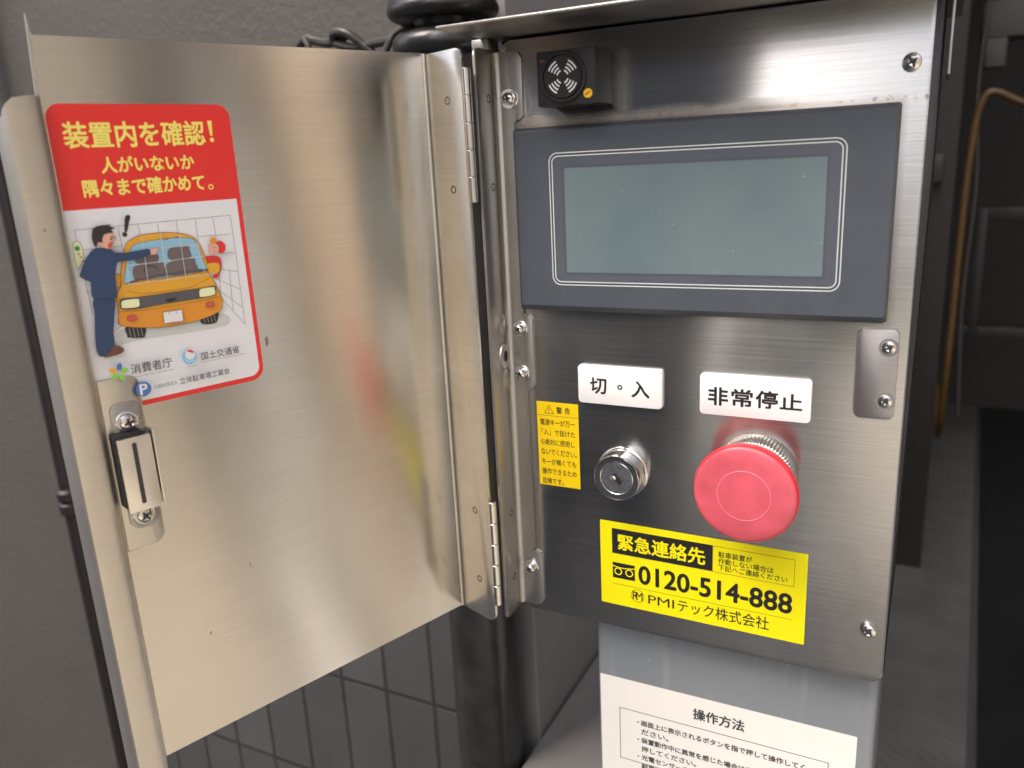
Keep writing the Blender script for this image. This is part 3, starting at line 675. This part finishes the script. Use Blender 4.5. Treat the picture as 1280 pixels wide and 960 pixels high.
# key switch
kc = (44.2, -73.4)
bm = new(); lathe(bm, PF, *kc, [(11.6, .05), (11.6, 1.6), (11.1, 2.0), (10.7, 2.1), (10.5, 7.40), (10.4, 9.40), (10.2, 9.80), (9.85, 9.90), (9.7, 9.40)], 0, 64)
ks = obj('key_switch', bm, M['chrome'], BOX)
bm = new(); lathe(bm, PF, *kc, [(9.75, 9.30), (9.7, 9.60), (7.7, 9.45), (7.6, 9.40)], 0, 56); obj('dark_ring', bm, M['lock_ring'], ks)
bm = new(); lathe(bm, PF, *kc, [(7.62, 9.20), (7.6, 9.70), (7.3, 9.80), (7.1, 9.60)], 0, 56); obj('chrome_ring', bm, M['chrome'], ks)
bm = new(); lathe(bm, PF, *kc, [(7.15, 9.40), (6.9, 9.55), (0, 9.55)], 0, 48)
a = R(-48); ca, sa = math.cos(a), math.sin(a)
rt2 = lambda P: [(kc[0]+ca*x-sa*y, kc[1]+sa*x+ca*y) for x, y in P]
ribbon(bm, PF, rt2([(-4.6, -1.5), (4.6, -1.5)]), 9.60, .18, 2); ribbon(bm, PF, rt2([(-4.6, 1.7), (4.6, 1.7)]), 9.60, .18, 2)
flat(bm, PF, rt2([(-2.8, -.2), (-2.0, 1.2), (1.6, 1.2), (3.2, .8), (3.2, -.9), (1.2, -1.1), (-1.0, -.9)]), 9.62, 1)  # keyhole is a flat black shape, the dark inside put into its colour
lathe(bm, PF, *rt2([(-.9, -1.0)])[0], [(1.35, 9.56), (1.2, 10.10), (.6, 10.40), (0, 10.50)], 2, 20)
obj('lock_barrel', bm, [M['lock_face'], M['black_gap'], M['plated']], ks)

# emergency stop button
ec = (101.4, -66.8)
bm = new(); lathe(bm, PF, *ec, [(16.8, .05), (17.0, .5), (17.0, 8.6), (16.0, 9.4), (12.0, 9.6), (12.0, 14)], 0, 150, rib=(1, 3, .75))
es = obj('emergency_button', bm, M['collar_metal'], BOX, smooth=60, label='red mushroom emergency stop button')
bm = new()
lathe(bm, PF, *ec, [(11.5, 12.5), (14.5, 13.2), (18.4, 17.6), (19.8, 20.3), (20.15, 21.8), (20.0, 23.2), (19.3, 24.3), (18.0, 24.9), (14, 25.25), (10.6, 25.36), (10.25, 25.38), (10.15, 25.50), (10.02, 25.50), (9.92, 25.38), (9.5, 25.39), (0, 25.46)],
      [0, 0, 0, 0, 0, 0, 1, 1, 1, 1, 2, 2, 2, 1, 1], 96)
obj('mushroom_head', bm, [M['button_red'], M['button_face'], M['button_groove']], es, smooth=50)

# ------------------------------------------------------------------ the open door
bm = new(); TH = 1.2; r_ = 1.0; DW = 148.0
NU, NV = 1, 1
plate(bm, DF, [(-DW, -151.2), (-r_+.02, -151.0), (-r_+.02, 106.4), (-DW, 105.2)], -TH, 0)
plate(bm, FF, rrect(-26.35+r_-.02, -151.6, -1.9, 105.9, (0, 5, 4, 0)), -TH, 0, bev=.3)
arc = [(r_*(1-math.sin(R(a))), r_*(1-math.cos(R(a)))) for a in range(0, 91, 15)]
rows = [(bm.verts.new(BP+DD*d1-FL*d2+Vector((0, 0, -151.3))+DD*0), bm.verts.new(BP+DD*d1-FL*d2+Vector((0, 0, 106.2)))) for d1, d2 in arc]
for a, b in zip(rows, rows[1:]):
    f = bm.faces.new((a[0], b[0], b[1], a[1])); f.material_index = 1
for zc in (86.5, 50.9, -96, -131.6): ring(bm, FF, -12.2, zc, 1.1, 1.7, .06, 2, seg=20)
DOOR = obj('door', bm, [M['door_steel'], M['lip_steel'], M['rivet'] if 'rivet' in M else M['slot_shade_and_weld']], BOX, label='open stainless door with a red poster sticker')
# rolled closing edge
bm = new()
prof = [(148.0, -1.0), (148.2, 1.2), (148.9, 2.6), (150.2, 3.2), (152.5, 3.3), (156.5, 3.3), (158.6, 3.0), (159.4, 2.2), (159.7, .8), (159.7, -9.0)]
rows = []
def corner(d, z_top, z_bot):
    k = max(0, d-153.7)/6.0; k = min(1, k); return z_top-6*(1-math.sqrt(max(0, 1-k*k))), z_bot
for d, e in prof:
    zt, zb = corner(d, 87.6, -172)
    rows.append((bm.verts.new(DF(-d, zb, e)), bm.verts.new(DF(-d, zt, e))))
for a, b in zip(rows, rows[1:]): bm.faces.new((a[0], a[1], b[1], b[0]))
back = []
for d, e in prof:
    zt, zb = corner(d, 87.6, -172); s = 1.1
    dd_, ee_ = (min(d, 158.6), e-s) if e > -8 else (158.6, e)
    dd_ = max(dd_, 148.9)
    back.append((bm.verts.new(DF(-dd_, zb, ee_)), bm.verts.new(DF(-dd_, zt-.3, ee_))))
for a, b in zip(back, back[1:]): bm.faces.new((a[1], a[0], b[0], b[1]))
for (a, b), (c, d) in zip(zip(rows, rows[1:]), zip(back, back[1:])):
    bm.faces.new((a[1], c[1], d[1], b[1])); bm.faces.new((a[0], b[0], d[0], c[0]))
plate(bm, DF, [(-149.2, 86.5), (-147.9, 86.5), (-147.2, 105.0), (-147.9, 111.0)], -.2, .7)
obj('rolled_edge', bm, M['lip_steel'] if 'lip_steel' in M else M['steel'], DOOR)
# latch
bm = new(); plate(bm, DF, rrect(-147.6, -65.2, -134.4, -2.6, (0, 4, 3.5, 0)), .05, .9, bev=.3)
LB = obj('latch_mount', bm, M['lip_steel'] if 'lip_steel' in M else M['steel'], DOOR)
bm = new(); plate(bm, DF, rrect(-145.6, -57.6, -135.2, -11.6, (4, 4, 2.5, 2.5)), .95, 1.9, bev=.3); obj('magnet_base', bm, M['steel'], DOOR)
for cy, rot in ((-18.2, 15), (-52.6, 35)): screw(DF.shift(1.92), -140.7, cy, 2.9, 2.0, DOOR, rot, 3.9)
bm = new(); plate(bm, DF, rrect(-147.4, -47.6, -137.2, -21.2, .8), 1.95, 6.8, bev=.3); obj('magnet_block', bm, M['black_gap'], DOOR)
bm = new()
plate(bm, DF, rrect(-146.9, -48.8, -136.0, -22.3, .4), 6.9, 8.3, bev=.3); plate(bm, DF, rrect(-135.3, -48.2, -134.6, -21.0, .3), 1.95, 8.4, bev=.2)
flat(bm, DF, rrect(-142.4, -46.3, -140.9, -24.2, .5), 8.36, 1)  # groove drawn as a flat strip, its shade in the colour
obj('magnet_yoke', bm, [M['plated_light'] if 'plated_light' in M else M['plated'], M['slot_shade_and_weld']], DOOR)

# ------------------------------------------------------------------ poster sticker on the door
PO = json.loads('''{"poly":{"hair":[[140.9,45.7],[140.4,47.1],[139.2,47.8],[137.3,48.0],[134.5,48.0],[135.2,47.5],[133.5,46.7],[134.8,46.3],[134.2,45.3],[135.8,45.4],[137.2,45.1],[138.0,43.8],[138.2,42.4],[139.5,42.8],[140.4,40.9],[141.0,42.1],[141.2,44.1]],"face":[[137.9,44.6],[137.2,45.1],[134.5,45.1],[134.4,44.0],[133.8,43.5],[134.8,42.9],[135.2,41.5],[136.1,40.3],[137.5,40.5],[139.0,41.3],[139.8,42.0],[139.8,42.8],[138.9,43.3],[138.3,42.9]],"mouth":[[136.7,41.6],[135.8,42.4],[135.0,42.3],[135.5,40.9],[136.6,40.6]],"suit":[[140.4,41.0],[136.1,40.3],[135.0,38.9],[131.2,38.4],[124.2,38.9],[123.6,38.5],[123.7,36.8],[129.3,35.9],[134.7,35.7],[135.4,34.0],[136.1,31.2],[136.7,24.2],[138.1,24.1],[143.8,24.6],[144.4,25.9],[143.8,30.5],[145.3,31.2],[146.9,32.6],[145.7,35.0],[143.8,38.2],[141.9,40.2]],"hand":[[124.0,38.5],[121.9,39.0],[120.2,38.8],[121.3,38.2],[121.6,37.0],[123.1,36.8],[124.0,37.2]],"cuff":[[124.5,38.7],[123.8,38.7],[123.7,36.8],[124.3,36.8]],"trousers":[[143.8,24.7],[137.8,24.2],[138.5,18.6],[139.8,12.8],[140.4,7.5],[144.1,5.5],[145.8,6.8],[145.6,12.1],[144.5,19.5]],"shoe":[[144.1,5.5],[141.9,6.9],[140.2,8.4],[138.1,7.6],[137.5,6.3],[139.0,5.4],[143.1,5.0]],"bang":[[129.8,50.1],[128.8,50.6],[128.2,50.0],[129.0,47.8],[130.0,45.3],[130.8,45.3],[130.4,47.9]],"signal":[[146.7,42.8],[144.4,43.0],[144.1,38.2],[145.2,36.3],[146.4,34.8],[146.8,36.0]],"car":[[130.7,41.0],[129.1,42.3],[125.8,43.5],[121.1,43.8],[116.4,43.6],[111.6,42.8],[108.1,41.4],[106.5,39.7],[105.6,37.2],[104.2,32.0],[104.1,28.3],[102.4,24.2],[100.9,18.9],[100.9,16.3],[102.3,14.0],[107.5,12.5],[114.0,11.7],[123.9,11.8],[132.0,13.1],[136.4,14.5],[137.4,15.7],[136.8,18.3],[136.6,21.2],[136.7,24.2],[135.5,26.4],[134.4,27.7],[133.9,31.5],[132.8,35.4],[131.7,38.8]],"mirror":[[136.2,31.3],[134.1,31.2],[134.8,27.5],[136.5,27.8]],"mirror2":[[104.6,31.4],[100.1,31.2],[100.0,28.4],[101.6,27.8],[104.3,28.2]],"glass":[[130.5,37.5],[129.3,39.7],[127.3,40.9],[121.4,41.5],[115.4,41.7],[109.4,41.1],[107.4,39.8],[106.3,36.6],[105.4,32.2],[105.0,29.3],[112.6,28.7],[120.6,28.5],[128.2,28.7],[132.9,28.1],[133.2,29.6],[132.0,33.6]],"dash":[[132.9,28.3],[128.1,29.4],[120.3,30.0],[112.4,30.1],[105.1,29.8],[105.1,28.9],[112.5,29.1],[120.5,29.0],[128.2,28.7]],"seat1":[[128.0,37.2],[121.6,37.1],[121.5,34.2],[128.1,34.4]],"seat2":[[129.2,33.5],[120.3,33.8],[119.7,32.4],[119.8,29.7],[128.2,28.9],[129.9,28.9]],"seat3":[[116.6,38.3],[110.5,38.4],[109.9,37.0],[110.2,34.3],[117.2,34.5]],"seat4":[[118.0,33.4],[109.3,33.9],[108.6,32.5],[108.7,29.5],[119.0,29.2]],"grille":[[136.0,21.7],[135.1,23.4],[129.1,23.2],[108.4,23.2],[102.9,23.3],[102.8,21.1],[104.4,20.1],[108.9,19.8],[122.6,19.7],[129.8,19.4],[135.4,20.0]],"lamp1":[[135.0,22.9],[130.1,22.8],[129.6,22.0],[130.2,19.9],[135.1,20.2],[135.7,21.1]],"lamp2":[[108.3,23.0],[103.6,23.1],[103.0,22.4],[103.4,20.2],[108.3,20.0],[109.0,20.7]],"emblem":[[120.9,21.2],[118.7,21.2],[117.0,21.3],[118.0,20.2],[119.9,20.0]],"bumper":[[136.8,18.3],[136.4,19.3],[129.9,18.6],[122.8,18.4],[109.1,18.7],[101.3,19.0],[101.0,16.0],[102.3,14.0],[107.5,12.5],[114.0,11.7],[123.9,11.8],[132.0,13.1],[136.4,14.5],[137.3,15.7]],"ind1":[[134.2,17.4],[131.6,17.3],[131.7,15.8],[134.3,15.8]],"ind2":[[106.8,17.7],[104.2,17.7],[104.2,16.3],[106.9,16.2]],"plate":[[122.5,16.9],[115.9,16.8],[116.0,12.7],[122.8,12.9]],"wheel1":[[135.1,13.8],[129.0,13.0],[129.4,10.0],[130.3,9.2],[134.8,10.0],[135.3,11.1]],"wheel2":[[109.4,12.2],[103.0,13.7],[103.2,11.2],[104.6,9.9],[108.8,10.2]],"shadow":[[137.9,8.9],[134.8,13.7],[103.4,13.5],[100.9,8.2],[129.2,8.5],[136.9,8.1]],"kface":[[102.9,38.1],[100.9,38.6],[99.5,37.1],[100.1,35.0],[102.2,34.2],[103.3,35.4]],"kcap":[[100.3,38.5],[98.6,39.0],[97.1,37.5],[97.3,35.6],[98.5,34.8],[100.0,35.2],[99.4,37.1]],"kshirt":[[104.8,34.0],[100.0,33.5],[99.0,31.7],[99.4,28.9],[101.2,26.0],[102.8,26.3],[101.9,27.8],[99.9,29.0],[100.1,31.2],[104.6,31.6]],"crease":[[133.0,25.8],[129.0,24.3],[121.9,23.9],[112.1,24.0],[104.1,26.4]]},"circ":{"bangdot":[[130.9,44.4],0.82],"siglamp":[[145.6,41.3],0.82],"eye":[[135.3,43.3],0.32],"knot":[[101.2,39.4],1.21],"wheelring":[[124.1,30.8],2.54]},"lines":[[[145.4,47.1],[93.0,47.6]],[[144.2,40.6],[131.9,40.6]],[[105.6,41.2],[93.6,40.9]],[[98.6,34.4],[93.3,34.2]],[[145.4,47.1],[144.7,19.6]],[[132.1,46.9],[131.7,38.5]],[[125.6,47.0],[125.3,42.8]],[[119.1,47.0],[119.2,43.7]],[[112.6,47.2],[112.8,43.1]],[[106.0,47.5],[106.1,39.0]],[[99.6,47.3],[99.4,40.2]],[[93.0,47.6],[92.9,27.5]],[[99.7,29.0],[93.0,27.2]],[[93.0,27.2],[93.1,7.5]],[[100.9,18.9],[93.1,7.5]],[[101.6,25.7],[93.2,20.7]],[[101.2,21.5],[93.1,13.8]],[[96.2,28.0],[97.0,13.4]],[[100.1,29.0],[100.8,17.6]],[[145.5,27.2],[143.6,27.0]],[[139.5,12.8],[134.5,15.2]]],"glines":[[[125.3,42.8],[125.9,27.7]],[[119.2,43.7],[119.2,27.7]],[[112.8,43.1],[112.9,27.5]],[[107.1,40.4],[106.0,28.2]],[[131.4,38.5],[132.1,27.7]],[[131.9,34.1],[104.8,34.3]],[[132.7,27.8],[101.2,27.8]],[[124.2,38.9],[105.4,38.4]]]}''')
names = ['red', 'pwhite', 'pyellow', 'navy', 'skin', 'cheek', 'hair', 'orange', 'deep', 'glass', 'seat', 'grille', 'cream', 'brown', 'shade', 'grid', 'pale', 'green', 'leaf', 'blue', 'cyan']
ix = {n: i for i, n in enumerate(names)}
bm = new(); LAY = [.10]
def nx(): LAY[0] += .022; return LAY[0]
def U(pts): return [(-a, b) for a, b in pts]
flat(bm, DF, rrect(-147.5, -14.4, -88.2, 85.6, (1, 5, 4.5, 4.5), 10), .10, ix['red'])
flat(bm, DF, rrect(-147.5, -12.6, -89.8, 53.2, (1, 3.6, 0, 0), 10), nx(), ix['pwhite'])
n_ = nx()
write(bm, DF, '装置内を確認', -143.4, 72.2, -98.2, 80.1, n_, ix['pyellow'], .024)
flat(bm, DF, [(-96.7, 80.2), (-95.0, 80.2), (-95.4, 75.2), (-96.2, 75.2)], n_, ix['pyellow']); flat(bm, DF, circle(-95.8, 73.8, .75, 16), n_, ix['pyellow'])
write(bm, DF, '人がいないか', -133.9, 64.2, -103.4, 69.2, n_, ix['pyellow'], .030)
write(bm, DF, '隅々まで確かめて', -140.5, 57.0, -100.8, 62.3, n_, ix['pyellow'], .030); ring(bm, DF, -98.6, 57.9, .55, .95, n_, ix['pyellow'], seg=18)
def poly(k, c, line=None, wd=.16):
    flat(bm, DF, U(PO['poly'][k]), nx(), ix[c])
    if line: ribbon(bm, DF, U(PO['poly'][k]), nx(), wd, ix[line], True)
def soft(k, c, line=None, wd=.16, n=4):
    P = [Vector(q) for q in U(PO['poly'][k])]; m = len(P); out = []
    for i in range(m):
        a, b, c2, d = P[i-1], P[i], P[(i+1) % m], P[(i+2) % m]
        for q in range(n):
            t = q/n; out.append(tuple(.5*((2*b)+(c2-a)*t+(2*a-5*b+4*c2-d)*t*t+(3*b-a-3*c2+d)*t**3)))
    flat(bm, DF, out, nx(), ix[c])
    if line: ribbon(bm, DF, out, nx(), wd, ix[line], True)
soft('shadow', 'shade')
n_ = nx()
for L in PO['lines']: ribbon(bm, DF, U(L), n_, .16, ix['grid']); n_ += .0007
LAY[0] = n_
soft('signal', 'cream', 'brown', .14)
(sx, sy), sr = PO['circ']['siglamp']; flat(bm, DF, circle(-sx, sy, sr, 20), nx(), ix['green'])
for k in range(3): ribbon(bm, DF, [(-sx-.5+.5*k, sy-1.8-1.2*k), (-sx+.4+.5*k, sy-1.5-1.2*k), (-sx+.2+.5*k, sy-2.3-1.2*k)], nx(), .16, ix['brown'])
for k in ('wheel1', 'wheel2'): soft(k, 'hair', None)
for k in ('wheel1', 'wheel2'):
    q = U(PO['poly'][k]); xa, xb = min(p[0] for p in q), max(p[0] for p in q); ya, yb = min(p[1] for p in q), max(p[1] for p in q)
    for s in range(4): ribbon(bm, DF, [(xa+(s+1)*(xb-xa)/5, ya+.6), (xa+(s+1)*(xb-xa)/5-.2, yb-.5)], nx(), .12, ix['shade'])
soft('kshirt', 'red', 'brown', .1); soft('mirror', 'orange', 'brown'); 
soft('car', 'orange', 'brown', .2); soft('mirror2', 'orange', 'brown')
soft('bumper', 'deep', 'brown', .12); soft('glass', 'glass', 'brown', .14)
for k in ('seat1', 'seat2', 'seat3', 'seat4'): soft(k, 'seat', 'brown', .08)
(wx, wy), wr = PO['circ']['wheelring']; ring(bm, DF, -wx, wy, wr-.25, wr, nx(), ix['hair'], 10, 170, 16)
soft('dash', 'grille'); soft('grille', 'grille', 'hair', .12); soft('lamp1', 'cream', 'hair', .22); soft('lamp2', 'cream', 'hair', .22); soft('emblem', 'hair')
soft('ind1', 'cheek', 'brown', .12); soft('ind2', 'cheek', 'brown', .12); poly('plate', 'pwhite', 'brown', .16)
pl = U(PO['poly']['plate'])
for q in (.3, .7): flat(bm, DF, circle(pl[0][0]+(pl[1][0]-pl[0][0])*q, pl[0][1]+(pl[1][1]-pl[0][1])*q-.7, .2, 10), nx(), ix['hair'])
ribbon(bm, DF, U(PO['poly']['crease']), nx(), .14, ix['brown'])
for q in (0, 1): ribbon(bm, DF, [(-118.6+q*3.2, 41.3+q*.3), (-116.4+q*3.2, 41.6+q*.3)], nx(), .25, ix['grille'])
n_ = nx()
for L in PO['glines']: ribbon(bm, DF, U(L), n_, .20, ix['pale']); n_ += .0007
LAY[0] = n_
soft('kcap', 'red', 'brown', .1); soft('kface', 'skin', 'brown', .1)
(kx, ky), kr = PO['circ']['knot']; flat(bm, DF, circle(-kx, ky, kr, 20), nx(), ix['deep'])
for q in (-.5, .4): flat(bm, DF, circle(-kx+q+.1, ky-2.5, .17, 8), nx(), ix['hair'])
ribbon(bm, DF, [(-kx-.5, ky-3.6), (-kx, ky-3.9), (-kx+.5, ky-3.5)], nx(), .15, ix['cheek'])
soft('trousers', 'navy', 'hair', .1); soft('shoe', 'brown', 'hair', .1); soft('cuff', 'pwhite'); soft('hand', 'skin', 'brown', .1)
poly('suit', 'navy', 'hair', .12); soft('face', 'skin', 'brown', .1); soft('mouth', 'cheek'); poly('hair', 'hair')
(ex, ey), er = PO['circ']['eye']; flat(bm, DF, circle(-ex, ey, er, 12), nx(), ix['hair']); ribbon(bm, DF, [(-ex-.3, ey+.8), (-ex+1.4, ey+.6)], nx(), .25, ix['hair'])
soft('bang', 'hair'); (bx_, by_), br_ = PO['circ']['bangdot']; flat(bm, DF, circle(-bx_, by_, br_, 20), nx(), ix['hair'])
# the three bodies' marks at the foot
def petal(cx, cy, ang, c):
    a = R(ang); P = []
    for k in range(12):
        q = 2*math.pi*k/12; x, y = 2.0+1.35*math.cos(q), .75*math.sin(q)*(1.2-.3*math.cos(q)); P.append((cx+math.cos(a)*x-math.sin(a)*y, cy+math.sin(a)*x+math.cos(a)*y))
    flat(bm, DF, P, nx(), ix[c])
for ang, c in ((75, 'blue'), (150, 'orange'), (10, 'leaf'), (215, 'leaf'), (290, 'leaf')): petal(-140.5, -.8, ang, c)
n_ = nx()
write(bm, DF, '消費者庁', -136.5, -2.4, -122.6, 1.1, n_, ix['grille'], .012); write(bm, DF, 'Consumer Affairs Agency, Government of Japan', -135.6, -3.7, -122.4, -3.1, n_, ix['grille'], 0)
write(bm, DF, '国土交通省', -112.0, -2.3, -97.6, .5, n_, ix['grille'], .012); write(bm, DF, 'Ministry of Land, Infrastructure, Transport and Tourism', -112.0, -3.3, -95.0, -2.75, n_, ix['grille'], 0)
flat(bm, DF, circle(-116.2, -.3, 2.6, 32), nx(), ix['cyan']); flat(bm, DF, circle(-115.9, .6, 1.75, 28), nx(), ix['pwhite'])
ring(bm, DF, -116.2, -.3, 1.5, 1.75, nx(), ix['pwhite'], 190, 320, 14); ring(bm, DF, -116.1, .6, 1.0, 1.75, nx(), ix['red'], 20, 110, 12)
write(bm, DF, 'MLIT Japan', -117.6, -3.9, -114.2, -3.4, nx(), ix['grille'], 0)
flat(bm, DF, circle(-133.6, -8.1, 2.6, 32), nx(), ix['blue']); write(bm, DF, 'P', -134.8, -9.9, -132.3, -6.4, nx(), ix['pwhite'], .03)
n_ = nx()
write(bm, DF, '公益社団法人', -130.1, -8.9, -121.9, -7.5, n_, ix['grille'], .006); write(bm, DF, '立体駐車場工業会', -121.0, -9.3, -102.5, -7.0, n_, ix['grille'], .012)
obj('poster_sticker', bm, [M['print_'+n] for n in names], DOOR, label='red and white safety poster with a yellow car cartoon')
